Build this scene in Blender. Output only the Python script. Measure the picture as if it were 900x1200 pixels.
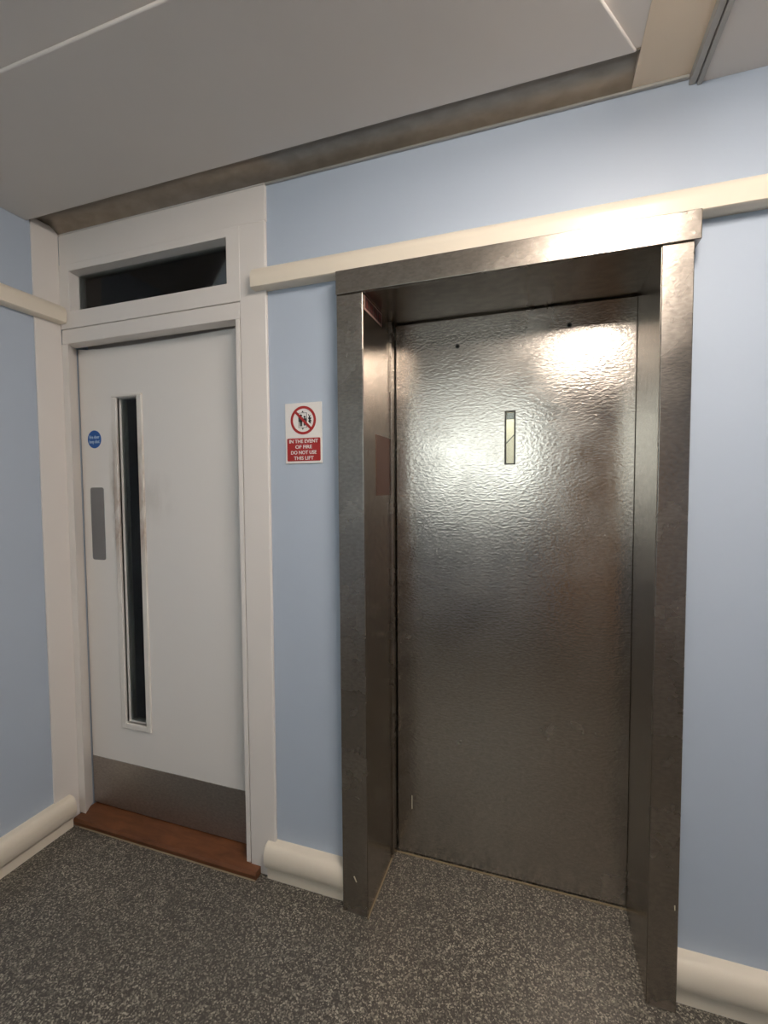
import bpy, bmesh, math, random
from mathutils import Vector, Matrix

random.seed(4)
for o in list(bpy.data.objects):
    bpy.data.objects.remove(o)
scene = bpy.context.scene
COL = scene.collection

# ------------------------------------------------------------------ camera
CAM = dict(f=541.5, yaw=0.3264, pitch=-0.0471, roll=-0.0064, loc=(0.0, -1.3997, 1.3899))
cd = bpy.data.cameras.new('camera')
cam = bpy.data.objects.new('camera', cd)
COL.objects.link(cam)
scene.camera = cam
cd.sensor_fit = 'HORIZONTAL'
cd.sensor_width = 36.0
cd.lens = 36.0 * CAM['f'] / 900.0
cd.clip_start = 0.02
cy, sy = math.cos(CAM['yaw']), math.sin(CAM['yaw'])
cp, sp = math.cos(CAM['pitch']), math.sin(CAM['pitch'])
cr, sr = math.cos(CAM['roll']), math.sin(CAM['roll'])
fw = Vector((-sy * cp, cy * cp, sp))
rt = Vector((cy, sy, 0))
up = rt.cross(fw)
r2 = rt * cr + up * sr
u2 = -rt * sr + up * cr
m3 = Matrix((r2, u2, -fw)).transposed()
cam.matrix_world = Matrix.Translation(CAM['loc']) @ m3.to_4x4()

# ------------------------------------------------------------------ world, exposure
w = bpy.data.worlds.new('world')
scene.world = w
w.use_nodes = True
bg = w.node_tree.nodes['Background']
bg.inputs['Color'].default_value = (0.90, 0.96, 1.0, 1)
bg.inputs['Strength'].default_value = 2.5
vs = scene.view_settings
vs.view_transform = 'Standard'
vs.look = 'None'
vs.gamma = 1.0
vs.use_curve_mapping = False
vs.exposure = 0.85
LAMP_NEAR = 44.0      # emission of the ceiling light by the lift

# ------------------------------------------------------------------ material helpers
def srgb(r, g, b):
    def f(c):
        c /= 255.0
        return c / 12.92 if c <= 0.04045 else ((c + 0.055) / 1.055) ** 2.4
    return (f(r), f(g), f(b), 1.0)

class NT:
    def __init__(self, name):
        self.m = bpy.data.materials.new(name)
        self.m.use_nodes = True
        self.t = self.m.node_tree
        self.t.nodes.clear()
        self.out = self.t.nodes.new('ShaderNodeOutputMaterial')
        self.p = self.n('ShaderNodeBsdfPrincipled')
        self.t.links.new(self.p.outputs[0], self.out.inputs[0])
        self.co = None
    def n(self, typ, **kw):
        nd = self.t.nodes.new(typ)
        for k, v in kw.items():
            setattr(nd, k, v)
        return nd
    def l(self, a, b):
        self.t.links.new(a, b)
    def coord(self, scale=(1, 1, 1)):
        if self.co is None:
            self.co = self.n('ShaderNodeTexCoord')
        mp = self.n('ShaderNodeMapping')
        mp.inputs['Scale'].default_value = scale
        self.l(self.co.outputs['Object'], mp.inputs['Vector'])
        return mp.outputs[0]
    def noise(self, scale, detail=4, rough=0.5, dist=0.0, stretch=(1, 1, 1)):
        nz = self.n('ShaderNodeTexNoise')
        nz.inputs['Scale'].default_value = scale
        nz.inputs['Detail'].default_value = detail
        nz.inputs['Roughness'].default_value = rough
        nz.inputs['Distortion'].default_value = dist
        self.l(self.coord(stretch), nz.inputs['Vector'])
        return nz.outputs['Fac']
    def ramp(self, src, stops):
        r = self.n('ShaderNodeValToRGB')
        e = r.color_ramp.elements
        while len(e) > 1:
            e.remove(e[-1])
        e[0].position, e[0].color = stops[0]
        for pos, col in stops[1:]:
            x = e.new(pos)
            x.color = col
        self.l(src, r.inputs[0])
        return r.outputs[0]
    def maprange(self, src, a, b, c, d):
        r = self.n('ShaderNodeMapRange')
        for i, v in enumerate((a, b, c, d)):
            r.inputs[1 + i].default_value = v
        self.l(src, r.inputs[0])
        return r.outputs[0]
    def mix(self, fac, a, b, blend='MIX'):
        mx = self.n('ShaderNodeMix', data_type='RGBA', blend_type=blend)
        for sock, v in ((mx.inputs[0], fac), (mx.inputs[6], a), (mx.inputs[7], b)):
            if hasattr(v, 'is_linked'):
                self.l(v, sock)
            else:
                sock.default_value = v
        return mx.outputs[2]
    def bump(self, h, strength, dist=0.002, prev=None):
        b = self.n('ShaderNodeBump')
        b.inputs['Strength'].default_value = strength
        b.inputs['Distance'].default_value = dist
        self.l(h, b.inputs['Height'])
        if prev is not None:
            self.l(prev, b.inputs['Normal'])
        return b.outputs[0]
    def set(self, **kw):
        for k, v in kw.items():
            s = self.p.inputs[k.replace('_', ' ')]
            if hasattr(v, 'is_linked'):
                self.l(v, s)
            else:
                s.default_value = v
        return self.m

def paint(name, rgb, rough=0.45, var=0.06, bump=0.12, scale=260, spec=0.5):
    t = NT(name)
    c = srgb(*rgb)
    d = tuple(x * (1 - var * 2) for x in c[:3]) + (1,)
    col = t.mix(t.noise(3.5, 5, 0.6), d, c)
    nrm = t.bump(t.noise(scale, 3, 0.55), bump, 0.001)
    return t.set(Base_Color=col, Roughness=rough, Normal=nrm, Specular_IOR_Level=spec)

def plain(name, rgb, rough=0.5, metal=0.0, spec=0.5):
    t = NT(name)
    c = srgb(*rgb)
    nz = t.noise(90, 2, 0.5)
    return t.set(Base_Color=t.mix(nz, tuple(x * 0.94 for x in c[:3]) + (1,), c), Roughness=rough, Metallic=metal, Specular_IOR_Level=spec)

def steel(name, rgb, rough=0.3, bump=0.3, dist=0.0025, scale=75, wear=True):
    t = NT(name)
    c = srgb(*rgb)
    d = tuple(x * 0.78 for x in c[:3]) + (1,)
    coarse = t.noise(scale, 2, 0.5, 0.25, (0.62, 1, 1.25))
    fine = t.noise(scale * 2.6, 1, 0.5, 0.0, (0.7, 1, 1.3))
    col = t.mix(t.maprange(coarse, 0.3, 0.7, 0, 1), d, c)
    nrm = t.bump(coarse, bump, dist)
    nrm = t.bump(fine, bump * 0.45, dist * 0.4, nrm)
    r = t.maprange(t.noise(4.5, 4, 0.6), 0.35, 0.7, rough - 0.05, rough + 0.07) if wear else rough
    return t.set(Base_Color=col, Metallic=1.0, Roughness=r, Normal=nrm)

def glass(name, tint=(0.8, 0.85, 0.85), refl=0.06, rough=0.03):
    t = NT(name)
    t.t.nodes.remove(t.p)
    tr = t.n('ShaderNodeBsdfTransparent')
    tr.inputs[0].default_value = (*tint, 1)
    gl = t.n('ShaderNodeBsdfGlossy')
    gl.inputs['Roughness'].default_value = rough
    fr = t.n('ShaderNodeFresnel')
    fr.inputs[0].default_value = 1.45
    ms = t.n('ShaderNodeMixShader')
    t.l(fr.outputs[0], ms.inputs[0])
    t.l(tr.outputs[0], ms.inputs[1])
    t.l(gl.outputs[0], ms.inputs[2])
    t.l(ms.outputs[0], t.out.inputs[0])
    return t.m

def emit(name, rgb, strength):
    t = NT(name)
    t.set(Base_Color=(0.8, 0.8, 0.8, 1), Emission_Color=(*rgb, 1), Emission_Strength=strength)
    return t.m

# ------------------------------------------------------------------ materials
M = {}
M['blue'] = paint('blue wall paint', (182, 193, 208), 0.5, 0.03, 0.10)
M['white'] = paint('white gloss paint', (232, 225, 219), 0.35, 0.03, 0.08, 180)
M['door_white'] = paint('white door paint', (231, 226, 221), 0.4, 0.03, 0.05, 200)
M['cream'] = paint('cream trunking plastic', (234, 222, 204), 0.32, 0.02, 0.03)
M['cream_gloss'] = paint('cream gloss board', (236, 216, 190), 0.25, 0.05, 0.05, 60)
M['ceil'] = paint('grey white ceiling paint', (226, 219, 213), 0.7, 0.03, 0.12)
M['cove_metal'] = steel('brushed brown grey cove metal', (158, 148, 136), 0.36, 0.03, 0.0006, 30, False)
M['trim'] = paint('grey aluminium bead', (176, 172, 166), 0.4, 0.03, 0.02)
M['steel'] = steel('varnished steel sheet', (197, 188, 178), 0.22, 0.34, 0.0018, 115)
M['steel_frame'] = steel('varnished steel frame', (180, 171, 161), 0.26, 0.20, 0.0014, 110)
M['steel_reveal'] = steel('smooth varnished steel reveal', (180, 171, 161), 0.27, 0.02, 0.0005, 40, False)
M['steel_plate'] = steel('brushed kick plate steel', (186, 180, 174), 0.45, 0.05, 0.0008, 120)
M['steel_matt'] = plain('satin aluminium', (150, 151, 154), 0.42, 0.85)
M['bronze'] = plain('brown keep plate', (122, 92, 80), 0.4, 0.7)
M['black'] = plain('black gap', (16, 15, 14), 0.8)
M['red'] = plain('sign red', (164, 36, 34), 0.4)
M['red_dull'] = plain('dull red print', (140, 66, 58), 0.5)
M['pink'] = plain('faded pink sticker', (196, 158, 146), 0.5)
M['dark_print'] = plain('dark print', (86, 58, 52), 0.5)
M['sign_white'] = plain('sign white plastic', (232, 228, 224), 0.35)
M['ink'] = plain('black ink', (30, 28, 28), 0.5)
M['sign_blue'] = plain('sign blue', (30, 92, 168), 0.4)
M['pale_blue'] = plain('pale blue print', (170, 196, 224), 0.4)
M['gate'] = plain('cream lift gate', (232, 226, 204), 0.5)
M['slate'] = plain('slot frame grey', (70, 70, 66), 0.45, 0.4)
M['sealant'] = plain('tan sealant', (140, 124, 98), 0.6)
M['scratch'] = plain('paint fleck', (206, 196, 172), 0.6)
M['glass'] = glass('window glass', (0.80, 0.83, 0.82))
M['clear'] = glass('clear glass', (0.92, 0.95, 0.93))
M['lamp_near'] = emit('lamp diffuser', (1.0, 0.91, 0.82), LAMP_NEAR)
M['lamp_car'] = emit('lift car lamp', (1.0, 0.96, 0.84), 45.0)

def wood_mat(name, a, b, rough):
    t = NT(name)
    wv = t.noise(28, 6, 0.65, 0.6, (0.25, 1, 1))
    col = t.ramp(wv, [(0.3, srgb(*a)), (0.7, srgb(*b))])
    return t.set(Base_Color=col, Roughness=rough, Normal=t.bump(wv, 0.15, 0.001))
M['sill'] = wood_mat('stained sill wood', (88, 52, 30), (124, 76, 46), 0.42)
M['oak'] = wood_mat('warm oak veneer', (172, 136, 104), (198, 164, 132), 0.4)

def floor_mat():
    t = NT('speckled grey safety vinyl')
    vo = t.n('ShaderNodeTexVoronoi')
    vo.inputs['Scale'].default_value = 250
    t.l(t.coord(), vo.inputs['Vector'])
    sep = t.n('ShaderNodeSeparateColor')
    t.l(vo.outputs['Color'], sep.inputs[0])
    chips = t.ramp(sep.outputs[0], [(0.0, srgb(66, 62, 56)), (0.34, srgb(84, 79, 72)), (0.55, srgb(112, 106, 97)), (0.76, srgb(148, 141, 129)), (0.92, srgb(182, 174, 158))])
    chips.node.color_ramp.interpolation = 'CONSTANT'
    big = t.maprange(t.noise(2.2, 4, 0.6), 0.3, 0.7, 0.0, 0.45)
    col = t.mix(big, chips, srgb(78, 74, 68))
    nrm = t.bump(sep.outputs[1], 0.25, 0.0006)
    nrm = t.bump(t.noise(40, 3, 0.5), 0.12, 0.001, nrm)
    return t.set(Base_Color=col, Roughness=0.4, Normal=nrm)
M['floor'] = floor_mat()

def grime(t, base, centre, size, amount, dirt, scale=14):
    """a hand-worn smudge of its own shape at a fixed place on the thing"""
    mp = t.n('ShaderNodeMapping')
    if t.co is None:
        t.co = t.n('ShaderNodeTexCoord')
    t.l(t.co.outputs['Object'], mp.inputs['Vector'])
    mp.vector_type = 'POINT'
    mp.inputs['Scale'].default_value = [1 / q for q in size]
    mp.inputs['Location'].default_value = [-c / q for c, q in zip(centre, size)]
    g = t.n('ShaderNodeTexGradient', gradient_type='SPHERICAL')
    t.l(mp.outputs[0], g.inputs[0])
    nz = t.maprange(t.noise(scale, 5, 0.65, 0.4, (2.5, 1, 0.8)), 0.36, 0.66, 0.15, 1.0)
    mu = t.n('ShaderNodeMath', operation='MULTIPLY')
    t.l(g.outputs['Fac'], mu.inputs[0])
    t.l(nz, mu.inputs[1])
    return t.mix(t.maprange(mu.outputs[0], 0.0, 0.7, 0.0, amount), base, dirt)
def bead_paint():
    t = NT('white bead paint, hand worn')
    c = grime(t, srgb(228, 222, 215), (0, 0, 0.93), (0.4, 0.4, 0.36), 0.8, srgb(140, 104, 72), 9)
    return t.set(Base_Color=c, Roughness=0.42)
M['bead'] = bead_paint()
def leaf_paint():
    t = NT('white door paint, hand worn')
    c = grime(t, srgb(231, 226, 221), (-0.055, 0, 1.33), (0.16, 1.0, 0.13), 0.22, srgb(150, 140, 126), 7)
    c = grime(t, c, (-0.235, 0, 1.38), (0.035, 1.0, 0.30), 0.6, srgb(150, 134, 112), 16)
    nrm = t.bump(t.noise(200, 3, 0.55), 0.05, 0.001)
    return t.set(Base_Color=c, Roughness=0.4, Normal=nrm)
M['door_white'] = leaf_paint()

# ------------------------------------------------------------------ mesh helpers
def bx(bm, x0, x1, y0, y1, z0, z1):
    vs_ = [bm.verts.new((x, y, z)) for x in (x0, x1) for y in (y0, y1) for z in (z0, z1)]
    for q in ((0, 1, 3, 2), (4, 6, 7, 5), (0, 4, 5, 1), (2, 3, 7, 6), (0, 2, 6, 4), (1, 5, 7, 3)):
        bm.faces.new([vs_[i] for i in q])
    return bm

def box(*a):
    return bx(bmesh.new(), *a)

def slab(x0, x1, z0, z1, y0, y1, holes=(), cuts=()):
    """an upright board x0..x1, z0..z1, y0 (front)..y1 with rectangular holes (hx0,hx1,hz0,hz1)"""
    bm = bmesh.new()
    xs = sorted({x0, x1, *cuts, *[v for h in holes for v in h[:2] if x0 < v < x1]})
    zs = sorted({z0, z1, *[v for h in holes for v in h[2:] if z0 < v < z1]})
    def solid(i, k):
        if i < 0 or k < 0 or i >= len(xs) - 1 or k >= len(zs) - 1:
            return False
        mx, mz = (xs[i] + xs[i + 1]) / 2, (zs[k] + zs[k + 1]) / 2
        return not any(h[0] < mx < h[1] and h[2] < mz < h[3] for h in holes)
    V = {}
    def v(i, k, s):
        if (i, k, s) not in V:
            V[(i, k, s)] = bm.verts.new((xs[i], y1 if s else y0, zs[k]))
        return V[(i, k, s)]
    for i in range(len(xs) - 1):
        for k in range(len(zs) - 1):
            if not solid(i, k):
                continue
            bm.faces.new((v(i, k, 0), v(i + 1, k, 0), v(i + 1, k + 1, 0), v(i, k + 1, 0)))
            bm.faces.new((v(i, k, 1), v(i, k + 1, 1), v(i + 1, k + 1, 1), v(i + 1, k, 1)))
            for di, dk, a, b in ((-1, 0, (i, k), (i, k + 1)), (1, 0, (i + 1, k + 1), (i + 1, k)), (0, -1, (i + 1, k), (i, k)), (0, 1, (i, k + 1), (i + 1, k + 1))):
                if not solid(i + di, k + dk):
                    bm.faces.new((v(*a, 0), v(*b, 0), v(*b, 1), v(*a, 1)))
    return bm

def prism(pts, axis, a, b):
    """extrude a closed 2D outline: axis 'x' uses (y,z) pts, 'y' uses (x,z), 'z' uses (x,y)"""
    bm = bmesh.new()
    def mk(p, t):
        return {'x': (t, p[0], p[1]), 'y': (p[0], t, p[1]), 'z': (p[0], p[1], t)}[axis]
    A = [bm.verts.new(mk(p, a)) for p in pts]
    B = [bm.verts.new(mk(p, b)) for p in pts]
    bm.faces.new(A)
    bm.faces.new(B[::-1])
    n = len(pts)
    for i in range(n):
        j = (i + 1) % n
        bm.faces.new((A[i], B[i], B[j], A[j]))
    return bm

def disc(cx, cz, r, y0, y1, n=48):
    return prism([(cx + r * math.cos(2 * math.pi * i / n), cz + r * math.sin(2 * math.pi * i / n)) for i in range(n)], 'y', y0, y1)

def ring(cx, cz, ro, ri, y0, y1, n=64):
    bm = bmesh.new()
    R = []
    for i in range(n):
        c, s = math.cos(2 * math.pi * i / n), math.sin(2 * math.pi * i / n)
        R.append([bm.verts.new((cx + r * c, y, cz + r * s)) for r, y in ((ro, y0), (ri, y0), (ri, y1), (ro, y1))])
    for i in range(n):
        a, b = R[i], R[(i + 1) % n]
        for k in range(4):
            bm.faces.new((a[k], a[(k + 1) % 4], b[(k + 1) % 4], b[k]))
    return bm

def world_loc(o):
    l = Vector((0, 0, 0))
    while o:
        l += o.location
        o = o.parent
    return l

def obj(name, bm, mat, parent=None, bevel=0.0, smooth=False, seg=2):
    bmesh.ops.recalc_face_normals(bm, faces=bm.faces[:])
    lo = Vector([min(v.co[i] for v in bm.verts) for i in range(3)])
    hi = Vector([max(v.co[i] for v in bm.verts) for i in range(3)])
    base = Vector(((lo.x + hi.x) / 2, (lo.y + hi.y) / 2, lo.z))
    for v in bm.verts:
        v.co -= base
    me = bpy.data.meshes.new(name)
    bm.to_mesh(me)
    bm.free()
    me.materials.append(M[mat])
    o = bpy.data.objects.new(name, me)
    COL.objects.link(o)
    if parent:
        o.parent = parent
        o.location = base - world_loc(parent)
    else:
        o.location = base
    if smooth:
        for p in me.polygons:
            p.use_smooth = True
    if bevel:
        b = o.modifiers.new('bevel', 'BEVEL')
        b.width = bevel
        b.segments = seg
        b.limit_method = 'ANGLE'
        b.angle_limit = math.radians(40)
        for p in me.polygons:
            p.use_smooth = True
        b.harden_normals = True
    return o

def smooth_by_angle(o, deg=35):
    me = o.data
    for p in me.polygons:
        p.use_smooth = True
    try:
        me.set_sharp_from_angle(angle=math.radians(deg))
    except Exception:
        pass
    return o

def tag(o, label, cat, kind=None, group=None):
    o['label'] = label
    o['category'] = cat
    if kind:
        o['kind'] = kind
    if group:
        o['group'] = group
    return o

def empty(name, loc, label, cat, kind=None, group=None):
    o = bpy.data.objects.new(name, None)
    o.empty_display_size = 0.1
    COL.objects.link(o)
    o.location = loc
    return tag(o, label, cat, kind, group)

def text_bm(s, size, cx, cz, y, width=None, bold=0.0, extrude=0.0004):
    cu = bpy.data.curves.new('lettering', 'FONT')
    cu.body = s
    cu.size = size
    cu.align_x = 'CENTER'
    cu.align_y = 'CENTER'
    cu.extrude = extrude
    cu.offset = bold
    cu.resolution_u = 4
    to = bpy.data.objects.new('lettering', cu)
    COL.objects.link(to)
    bpy.context.view_layer.update()
    dg = bpy.context.evaluated_depsgraph_get()
    me = bpy.data.meshes.new_from_object(to.evaluated_get(dg))
    bpy.data.objects.remove(to)
    bpy.data.curves.remove(cu)
    bm = bmesh.new()
    bm.from_mesh(me)
    bpy.data.meshes.remove(me)
    xs = [v.co.x for v in bm.verts]
    zs = [v.co.y for v in bm.verts]
    k = width / (max(xs) - min(xs)) if width else 1.0
    mx, mz = (max(xs) + min(xs)) / 2, (max(zs) + min(zs)) / 2
    for v in bm.verts:
        x, yy, z = v.co
        v.co = Vector((cx + (x - mx) * k, y - z, cz + (yy - mz)))
    return bm

def join(*bms):
    out = bmesh.new()
    for b in bms:
        me = bpy.data.meshes.new('tmp')
        b.to_mesh(me)
        b.free()
        out.from_mesh(me)
        bpy.data.meshes.remove(me)
    return out

# ------------------------------------------------------------------ dimensions
XL, XR = -1.852, 1.95          # side walls
YF = -3.3                      # wall behind the photographer
HC = 2.418                     # top of the back wall
DOOR_Y = 0.243                 # lift door face
FR = -0.0126                   # white frame face

# ------------------------------------------------------------------ structure
o = obj('floor', box(XL - .1, XR + .1, YF - .1, 1.30, -0.06, 0.0), 'floor')
tag(o, 'dark grey speckled vinyl floor with pale chips', 'floor', 'structure')

o = obj('wall_back', slab(XL - .1, XR + .1, 0.0, 2.70, 0.0, 0.20,
        [(-1.852, -0.95, -1, 2.41), (-0.58, 0.33, -1, 2.03)]), 'blue')
tag(o, 'pale blue painted wall around the steel lift doorway', 'wall', 'structure')
o = obj('wall_left', box(XL - .1, XL, YF, 0.0, 0.0, 2.70), 'blue')
tag(o, 'pale blue side wall meeting the white door frame', 'wall', 'structure')
o = obj('wall_right', box(XR, XR + .1, YF, 0.0, 0.0, 2.70), 'blue')
tag(o, 'pale blue side wall past the lift', 'wall', 'structure')
WIN = (-1.35, 0.02, 1.30, 2.30)
o = obj('wall_front', slab(XL - .1, XR + .1, 0.0, 2.70, YF - .12, YF,
        [WIN, (0.12, 1.02, -1, 2.05)]), 'blue')
tag(o, 'pale blue wall facing the lift, with window and oak door', 'wall', 'structure')

# ceiling: soffit box, gloss margin boards, bead, lower panel on the lamp side
ceil = empty('ceiling', (0, -1.5, 2.40), 'grey white boxed ceiling with cream gloss margin boards', 'ceiling', 'structure')
obj('upper_slab', box(XL - .1, XR + .1, YF - .1, 0.1, 2.62, 2.70), 'ceil', ceil)
ZB = 2.416
obj('upper_panel', box(XL, 0.2145, YF, -0.128, ZB + 0.010, 2.62), 'ceil', ceil)
obj('boxed_soffit', prism([(XL, -0.128), (0.206, -0.128), (-0.066, -0.582), (XL, -0.582)], 'z', ZB, ZB + 0.010), 'ceil', ceil, 0.004)
cove = [(-0.128 + 0.1155 * i / 12, ZB + 0.006 + 0.022 * math.sin(math.pi * i / 12)) for i in range(13)]
smooth_by_angle(obj('cove_strip', prism(cove + [(-0.0125, 2.50), (-0.128, 2.50)], 'x', XL, 0.2145), 'cove_metal', ceil))
obj('margin_board', box(0.2145, 0.345, YF, -0.0125, ZB + 0.0085, 2.62), 'cream_gloss', ceil)
obj('edge_trim', join(box(0.345, 0.360, YF, 0.0, 2.404, 2.47), box(0.3625, 0.374, YF, 0.0, 2.400, 2.47)), 'trim', ceil, 0.002)
obj('lower_panel', box(0.374, XR, YF, 0.0, 2.406, 2.62), 'ceil', ceil)
obj('wall_bead', box(-0.8865, 0.345, -0.012, 0.0, HC, HC + 0.05), 'trim', ceil, 0.003)
obj('wall_bead', box(XL, -0.8865, -0.0125, 0.0, HC, HC + 0.05), 'white', ceil)

# ------------------------------------------------------------------ skirting and trunking
def skirt_profile(s=1.0):
    pts = [(0, 0), (-0.024, 0), (-0.024, 0.048), (-0.030, 0.053), (-0.040, 0.056)]
    for i in range(0, 9):
        a = math.radians(-50 + i * 140 / 8)
        pts.append((-0.024 - 0.024 * math.cos(a), 0.088 + 0.045 * math.sin(a)))
    pts += [(-0.012, 0.1345), (0, 0.135)]
    return pts
SK = skirt_profile()
def run_x(name, prof, x0, x1, mat, y=0.0, z=0.0):
    return smooth_by_angle(obj(name, prism([(p[0] + y, p[1] + z) for p in prof], 'x', x0, x1), mat), 40)
def run_y(name, prof, x, s, y0, y1, mat, z=0.0):
    return smooth_by_angle(obj(name, prism([(x - s * p[0], p[1] + z) for p in prof], 'y', y0, y1), mat), 40)

tag(run_x('baseboard_middle', SK, -0.916, -0.607, 'cream'), 'short cream bullnose skirting between white frame and lift', 'skirting', 'structure')
tag(run_x('baseboard_right', SK, 0.352, XR, 'cream'), 'cream bullnose skirting beside the right lift jamb', 'skirting', 'structure')
tag(run_y('baseboard_left', SK, XL, 1, YF, -0.055, 'cream'), 'cream bullnose skirting along the left wall', 'skirting', 'structure')

RP = [(0, 0), (-0.040, 0), (-0.045, 0.004)]
for i in range(0, 10):
    a = math.radians(i * 90 / 9)
    RP.append((-0.012 - 0.036 * math.cos(a), 0.034 + 0.039 * math.sin(a)))
RP += [(0, 0.073)]
o = run_x('cable_trunking', RP, -0.926, XR, 'cream', 0.0, 2.069)
o.data.materials[0] = M['cream']
tag(o, 'long cream cable trunking running above the lift header', 'trunking')
o = run_y('cable_trunking', RP, XL, 1, YF, -0.018, 'cream', 2.066)
tag(o, 'cream cable trunking on the side wall, ending at the white frame', 'trunking')

# ------------------------------------------------------------------ white fire door
d1 = empty('door_1', (-1.40, 0.0, 0.0), 'white fire door in white frame with transom light and steel kick plate', 'door', 'structure')
TR = (-1.792, -1.043, 2.113, 2.270)
obj('head_panel', slab(-1.844, -0.886, 2.300, 2.417, FR, 0.10), 'white', d1, 0.002)
obj('transom_frame', slab(-1.844, -0.987, 2.046, 2.300, FR - 0.003, 0.09, [TR]), 'white', d1, 0.003)
obj('transom_pane', box(TR[0], TR[1], 0.030, 0.036, TR[2], TR[3]), 'glass', d1)
obj('frame_head', box(-1.844, -0.9915, FR, 0.045, 1.988, 2.045), 'white', d1, 0.003)
obj('frame_post', prism([(-1.852, FR), (-1.811, FR), (-1.8495, 0.053), (-1.852, 0.053)], 'z', 0.0295, 1.988), 'white', d1, 0.004, seg=3)
obj('frame_post', box(-1.012, -0.9935, FR, 0.12, 0.028, 1.988), 'white', d1, 0.002)
obj('architrave', box(-0.991, -0.886, FR - 0.002, 0.0, 0.0, 2.300), 'white', d1, 0.004)
obj('architrave', box(XL, -1.844, -0.117, -0.0126, 0.0, 2.440), 'white', d1, 0.002)
# leaf
LY = 0.056
VP = (-1.640, -1.532, 0.420, 1.772)
leaf = obj('door_leaf', slab(-1.8450, -1.014, 0.032, 1.990, LY, LY + 0.044, [VP], (-1.80, -1.72, -1.45, -1.35, -1.25, -1.12)), 'door_white', d1, 0.0015)
# the leaf's top edge has dropped in the middle: a wedge-shaped gap below the head
for v in leaf.data.vertices:
    if v.co.z > 1.955:
        q = (v.co.x + leaf.location.x + d1.location.x + 1.845) / 0.83
        v.co.z -= 0.011 * math.sin(math.pi * min(1, max(0, q)) ** 0.62) + 0.002
obj('door_rebate', box(-1.844, -1.013, 0.102, 0.118, 1.960, 2.044), 'white', d1)
obj('door_rebate', box(-1.852, -1.825, 0.102, 0.118, 0.031, 1.958), 'white', d1)
bead = []
def bar(x0, x1, z0, z1, y0=LY - 0.008, y1=LY + 0.012):
    return box(x0, x1, y0, y1, z0, z1)
vx0, vx1, vz0, vz1 = VP
obj('vision_bead', bar(vx0 - 0.024, vx0, vz0 - 0.024, vz1 + 0.002), 'bead', leaf, 0.003)
obj('vision_bead', bar(vx1, vx1 + 0.024, vz0 - 0.024, vz1 + 0.002), 'bead', leaf, 0.003)
obj('vision_bead', bar(vx0, vx1, vz0 - 0.024, vz0), 'bead', leaf, 0.003)
obj('vision_bead', bar(vx0 - 0.024, vx1 + 0.024, vz1 + 0.002, vz1 + 0.014), 'bead', leaf, 0.003)
obj('vision_pane', box(vx0, vx1, LY + 0.020, LY + 0.026, vz0, vz1), 'glass', leaf)
obj('kick_plate', box(-1.842, -1.018, LY - 0.002, LY, 0.034, 0.242), 'steel_plate', leaf)

def rounded(x0, x1, z0, z1, r, y0, y1, n=5):
    pts = []
    for cx, cz, a0 in ((x1 - r, z1 - r, 0), (x0 + r, z1 - r, 90), (x0 + r, z0 + r, 180), (x1 - r, z0 + r, 270)):
        for i in range(n + 1):
            a = math.radians(a0 + 90 * i / n)
            pts.append((cx + r * math.cos(a), cz + r * math.sin(a)))
    return prism(pts, 'y', y0, y1)
obj('push_plate', rounded(-1.801, -1.727, 1.104, 1.409, 0.010, LY - 0.002, LY), 'steel_matt', leaf, 0.0006)

# round sign on the leaf
s = empty('door_sign', (-1.769, LY, 1.573), 'small round blue sign stuck above the steel push plate', 'sign')
obj('disc', disc(-1.769, 1.610, 0.037, LY - 0.0012, LY - 0.0001), 'sign_blue', s)
obj('lettering', join(text_bm('Fire door', 0.019, -1.769, 1.6195, LY - 0.0016, 0.056, 0.0004), text_bm('keep shut', 0.019, -1.769, 1.5985, LY - 0.0016, 0.056, 0.0004)), 'pale_blue', s)

# timber sill
o = obj('trim_1', prism([(-0.047, 0.0), (-0.049, 0.018), (-0.043, 0.028), (0.11, 0.030), (0.11, 0.0)], 'x', -1.838, -0.950), 'sill')
tag(o, 'brown stained timber sill under the white door', 'door sill', 'structure')
o = obj('trim_2', prism([(-0.052, 0.0), (-0.049, 0.004), (-0.047, 0.0)], 'x', -1.80, -0.95), 'sealant')
tag(o, 'thin tan sealant line along the timber sill', 'sealant', 'structure')

# dark landing beyond the white door
o = obj('wall_beyond', join(box(-2.0, -0.68, 1.25, 1.30, 0.0, 2.70), box(-2.05, -2.0, 0.20, 1.30, 0.0, 2.70),
        box(-0.68, -0.64, 0.20, 1.30, 0.0, 2.70), box(-2.05, -0.64, 0.20, 1.30, 2.70, 2.75)), 'blue')
tag(o, 'unlit walls seen dimly through the door glass', 'wall', 'structure')

# ------------------------------------------------------------------ lift doorway
d2 = empty('door_2', (-0.12, 0.0, 0.0), 'stainless steel lift doorway with wide header and deep jambs', 'lift door', 'structure')
JY = -0.0565
obj('header', box(-0.607, 0.366, JY - 0.006, 0.0, 1.995, 2.067), 'steel_frame', d2, 0.0025)
obj('header_soffit', box(-0.523, 0.286, JY + 0.004, DOOR_Y + 0.03, 1.9935, 2.02), 'steel_reveal', d2)
jl = obj('jamb', box(-0.607, -0.520, JY, -0.0, 0.0, 1.995), 'steel_frame', d2, 0.0025)
jr = obj('jamb', box(0.283, 0.353, JY, -0.0, 0.0, 1.995), 'steel_frame', d2, 0.0025)
obj('reveal', box(-0.575, -0.520, 0.0, DOOR_Y + 0.03, 0.0, 1.9935), 'steel_reveal', d2)
obj('reveal', box(0.283, 0.325, 0.0, DOOR_Y + 0.03, 0.0, 1.9935), 'steel_reveal', d2)
obj('reveal_lining', box(-0.5202, -0.5188, JY + 0.004, 0.197, 0.0, 1.993), 'steel_reveal', jl)
obj('reveal_lining', box(0.2818, 0.2832, JY + 0.004, DOOR_Y - 0.004, 0.0, 1.993), 'steel_reveal', jr)
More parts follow.
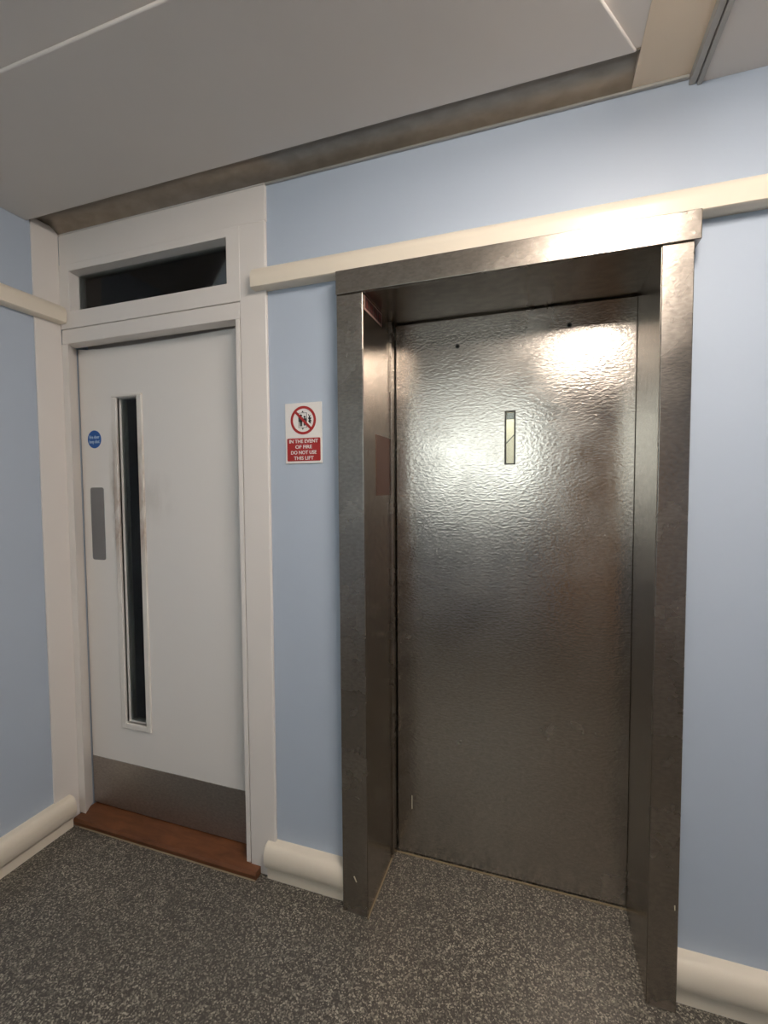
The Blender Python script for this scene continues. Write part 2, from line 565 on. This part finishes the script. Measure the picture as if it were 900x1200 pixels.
obj('door_stop', box(-0.5200, -0.5100, 0.200, 0.2395, 0.002, 1.991), 'steel_frame', d2, 0.0015)
obj('door_rebate', box(-0.5200, -0.4900, 0.280, 0.294, 0.0, 1.991), 'steel_frame', d2)
obj('door_rebate', box(0.2700, 0.2990, 0.280, 0.294, 0.0, 1.991), 'steel_frame', d2)
obj('door_rebate', box(-0.4900, 0.2700, 0.280, 0.294, 1.965, 2.02), 'steel_frame', d2)
SL = (-0.117, -0.083, 1.476, 1.657)
lleaf = obj('door_leaf', slab(-0.5055, 0.2815, 0.008, 1.988, DOOR_Y, DOOR_Y + 0.035, [SL]), 'steel', d2, 0.0015)
# viewing slot
a, b, c, d = SL
obj('slot_frame', slab(a - 0.0, b + 0.0, c, d, DOOR_Y - 0.0015, DOOR_Y + 0.012, [(a + 0.004, b - 0.004, c + 0.003, d - 0.003)]), 'slate', lleaf)
obj('slot_pane', box(a + 0.004, b - 0.004, DOOR_Y + 0.010, DOOR_Y + 0.014, c + 0.003, d - 0.003), 'clear', lleaf)
for hx, hz in ((-0.280, 1.892), (0.084, 1.922)):
    obj('screw_hole', ring(hx, hz, 0.0075, 0.0045, DOOR_Y - 0.0012, DOOR_Y + 0.001, 20), 'slate', lleaf)
    obj('screw_hole', disc(hx, hz, 0.0046, DOOR_Y - 0.0004, DOOR_Y + 0.001, 16), 'black', lleaf)
obj('paint_fleck', box(-0.4522, -0.4498, DOOR_Y - 0.0006, DOOR_Y, 0.180, 0.233), 'scratch', lleaf)
obj('paint_fleck', prism([(-0.568, 0.128), (-0.564, 0.130), (-0.556, 0.112), (-0.559, 0.110)], 'y', JY - 0.0006, JY), 'scratch', jl)
obj('paint_fleck', prism([(0.342, 0.296), (0.345, 0.297), (0.345, 0.283), (0.343, 0.283)], 'y', JY - 0.0006, JY), 'scratch', jr)
obj('keep_plate', box(-0.5188, -0.5172, 0.055, 0.196, 1.372, 1.575), 'bronze', jl)
obj('sealant_line', box(-0.5188, -0.5150, JY - 0.004, 0.236, 0.0, 0.004), 'sealant', d2)
obj('sealant_line', box(-0.5188, 0.2818, DOOR_Y - 0.007, DOOR_Y - 0.0005, 0.0, 0.003), 'sealant', d2)
obj('door_rebate', box(-0.4900, 0.2700, 0.280, 0.294, 0.0, 0.030), 'steel_frame', d2)

# faded strip sticker on the left reveal
st = empty('warning_sticker', (-0.5188, 0.04, 1.945), 'faded pink strip sticker high on the left lift reveal', 'sticker')
sx = -0.5180
def yz(y0, y1, z0, z1, x=sx, t=0.0008):
    return box(x - t, x, y0, y1, z0, z1)
obj('backing', yz(-0.045, 0.122, 1.946, 1.991), 'pink', st)
for i in range(4):
    y0 = -0.040 + i * 0.040
    pn = obj('print_panel', yz(y0, y0 + 0.036, 1.953, 1.986, sx + 0.0006, 0.0006), 'dark_print', st)
    m = box(sx + 0.0005, sx + 0.0010, y0 + 0.010, y0 + 0.026, 1.958, 1.963)
    if i % 2 == 0:
        bx(m, sx + 0.0005, sx + 0.0010, y0 + 0.014, y0 + 0.021, 1.963, 1.981)
    else:
        bx(m, sx + 0.0005, sx + 0.0010, y0 + 0.008, y0 + 0.028, 1.967, 1.981)
    obj('mark', m, 'red_dull', pn)

# lift car gate behind the slot
lg = empty('lift_gate', (-0.10, 0.42, 0.0), 'cream panel of the lift car seen through the viewing slot', 'lift gate')
obj('panel', box(-0.50, 0.30, 0.42, 0.44, 0.0, 1.654), 'gate', lg)
obj('rod', prism([(-0.145, 1.545), (-0.1425, 1.5425), (-0.063, 1.628), (-0.0655, 1.6305)], 'y', 0.4195, 0.4201), 'slate', lg)
o = obj('wall_shaft', join(box(-0.60, 0.40, 0.75, 0.80, 0.0, 2.70), box(-0.64, -0.60, 0.20, 0.80, 0.0, 2.70),
        box(0.40, 0.44, 0.20, 0.80, 0.0, 2.70), box(-0.64, 0.44, 0.20, 0.80, 2.70, 2.75)), 'slate')
tag(o, 'dark lift shaft walls behind the steel door', 'wall', 'structure')
cl = empty('shaft_lamp', (-0.10, 0.35, 1.90), 'small lamp lighting the lift car behind the door', 'lamp')
obj('housing', box(-0.22, 0.02, 0.31, 0.39, 1.915, 1.935), 'slate', cl, 0.002)
obj('tube', box(-0.21, 0.01, 0.32, 0.38, 1.900, 1.915), 'lamp_car', cl, 0.003)

# ------------------------------------------------------------------ fire notice
n0, n1, n2, n3 = -0.826, -0.688, 1.482, 1.685
fs = empty('fire_notice', (-0.757, 0.0, n2), 'white and red fire notice telling people not to use the lift', 'sign')
obj('plate', box(n0, n1, -0.0035, -0.0002, n2, n3), 'sign_white', fs, 0.001)
y_a, y_b = -0.0042, -0.0034
obj('red_panel', rounded(n0 + 0.007, n1 - 0.006, n2 + 0.008, n2 + 0.085, 0.004, y_a, y_b), 'red', fs)
cx, cz, ro, ri = -0.757, 1.6265, 0.0475, 0.0390
lines = [('IN THE EVENT', 0.108), ('OF FIRE', 0.062), ('DO NOT USE', 0.096), ('THIS LIFT', 0.074)]
bms = [text_bm(tx, 0.0165, cx + 0.0005, n2 + 0.0745 - i * 0.0188, y_a - 0.0004, wd, 0.00025) for i, (tx, wd) in enumerate(lines)]
obj('lettering', join(*bms), 'sign_white', fs)
obj('prohibition_ring', ring(cx, cz, ro, ri, y_a - 0.0004, y_b), 'red', fs)
t_ = 0.0040
dx = 0.0395 * math.cos(math.radians(45))
k = t_ / math.sqrt(2)
obj('prohibition_bar', prism([(cx - dx - k, cz + dx - k), (cx + dx - k, cz - dx - k), (cx + dx + k, cz - dx + k), (cx - dx + k, cz + dx + k)], 'y', y_a - 0.0006, y_b), 'red', fs)
# lift car outline with two figures, arrows and flames
px0, px1, pz0, pz1, tt = cx - 0.018, cx + 0.014, cz - 0.025, cz + 0.025, 0.0012
obj('lift_symbol', join(slab(px0, px1, pz0, pz1, y_a, y_b, [(px0 + tt, px1 - tt, pz0 + tt, pz1 - tt)]),
    prism([(cx - 0.006, pz1 + 0.001), (cx + 0.002, pz1 + 0.001), (cx - 0.002, pz1 + 0.007)], 'y', y_a, y_b),
    prism([(cx - 0.006, pz0 - 0.001), (cx + 0.002, pz0 - 0.001), (cx - 0.002, pz0 - 0.007)], 'y', y_a, y_b)), 'ink', fs)
def figure(fx, fz, sc):
    return [disc(fx, fz + 0.034 * sc, 0.0042 * sc, y_a, y_b, 16), box(fx - 0.0045 * sc, fx + 0.0045 * sc, y_a, y_b, fz + 0.013 * sc, fz + 0.029 * sc),
            box(fx - 0.0075 * sc, fx - 0.0052 * sc, y_a, y_b, fz + 0.014 * sc, fz + 0.028 * sc), box(fx + 0.0052 * sc, fx + 0.0075 * sc, y_a, y_b, fz + 0.014 * sc, fz + 0.028 * sc),
            box(fx - 0.0042 * sc, fx - 0.0006 * sc, y_a, y_b, fz, fz + 0.013 * sc), box(fx + 0.0006 * sc, fx + 0.0042 * sc, y_a, y_b, fz, fz + 0.013 * sc)]
obj('figure_symbol', join(*figure(cx - 0.0085, cz - 0.020, 1.05)), 'ink', fs)
obj('figure_symbol', join(*figure(cx + 0.0055, cz - 0.018, 0.85)), 'ink', fs)
fl = [(0.018, 0.021), (0.0225, 0.017), (0.021, 0.013), (0.0285, 0.016), (0.025, 0.009), (0.0315, 0.006), (0.0265, 0.001), (0.0325, -0.004), (0.0265, -0.006),
      (0.0300, -0.013), (0.0235, -0.010), (0.0185, -0.004), (0.0225, 0.000), (0.0180, 0.006), (0.0220, 0.009)]
obj('flame_symbol', prism([(cx + q[0], cz + q[1]) for q in fl], 'y', y_a, y_b), 'ink', fs)

# ------------------------------------------------------------------ ceiling lights (above and behind the frame)
def batten(y0, y1, x, mat, label):
    e = empty('ceiling_light_offscreen', (x, (y0 + y1) / 2, 2.40), label, 'lamp', None)
    obj('tray', box(x - 0.062, x + 0.062, y0, y1, 2.412, 2.4243), 'trim', e, 0.002)
    obj('diffuser', box(x - 0.055, x + 0.055, y0 + 0.01, y1 - 0.01, 2.366, 2.412), mat, e, 0.003)
batten(-1.50, -0.60, 0.279, 'lamp_near', 'long white batten light on the cream board before the lift')

# ------------------------------------------------------------------ opposite side of the lobby (seen only as reflections)
wd = empty('window_front_offscreen', ((WIN[0] + WIN[1]) / 2, YF, WIN[2]), 'white framed window in the wall facing the lift', 'window', 'structure')
obj('window_frame', slab(WIN[0], WIN[1], WIN[2], WIN[3], YF - 0.10, YF - 0.04,
    [(WIN[0] + .05, -0.71, WIN[2] + .05, WIN[3] - .05), (-0.66, WIN[1] - .05, WIN[2] + .05, WIN[3] - .05)]), 'white', wd, 0.003)
obj('pane', box(WIN[0] + .05, -0.71, YF - 0.075, YF - 0.069, WIN[2] + .05, WIN[3] - .05), 'clear', wd)
obj('pane', box(-0.66, WIN[1] - .05, YF - 0.075, YF - 0.069, WIN[2] + .05, WIN[3] - .05), 'clear', wd)
d3 = empty('door_3', (0.57, YF, 0.0), 'warm oak veneer door facing the lift', 'door', 'structure')
ol = obj('door_leaf', box(0.155, 0.985, YF - 0.06, YF - 0.015, 0.006, 2.01), 'oak', d3, 0.002)
obj('frame_post', box(0.12, 0.153, YF - 0.12, YF + 0.012, 0.0, 2.05), 'white', d3, 0.002)
obj('frame_post', box(0.987, 1.02, YF - 0.12, YF + 0.012, 0.0, 2.05), 'white', d3, 0.002)
obj('frame_head', box(0.153, 0.987, YF - 0.12, YF + 0.012, 2.014, 2.05), 'white', d3, 0.002)
obj('push_plate', rounded(0.19, 0.27, 1.0, 1.3, 0.01, YF - 0.015, YF - 0.012), 'steel_matt', ol)
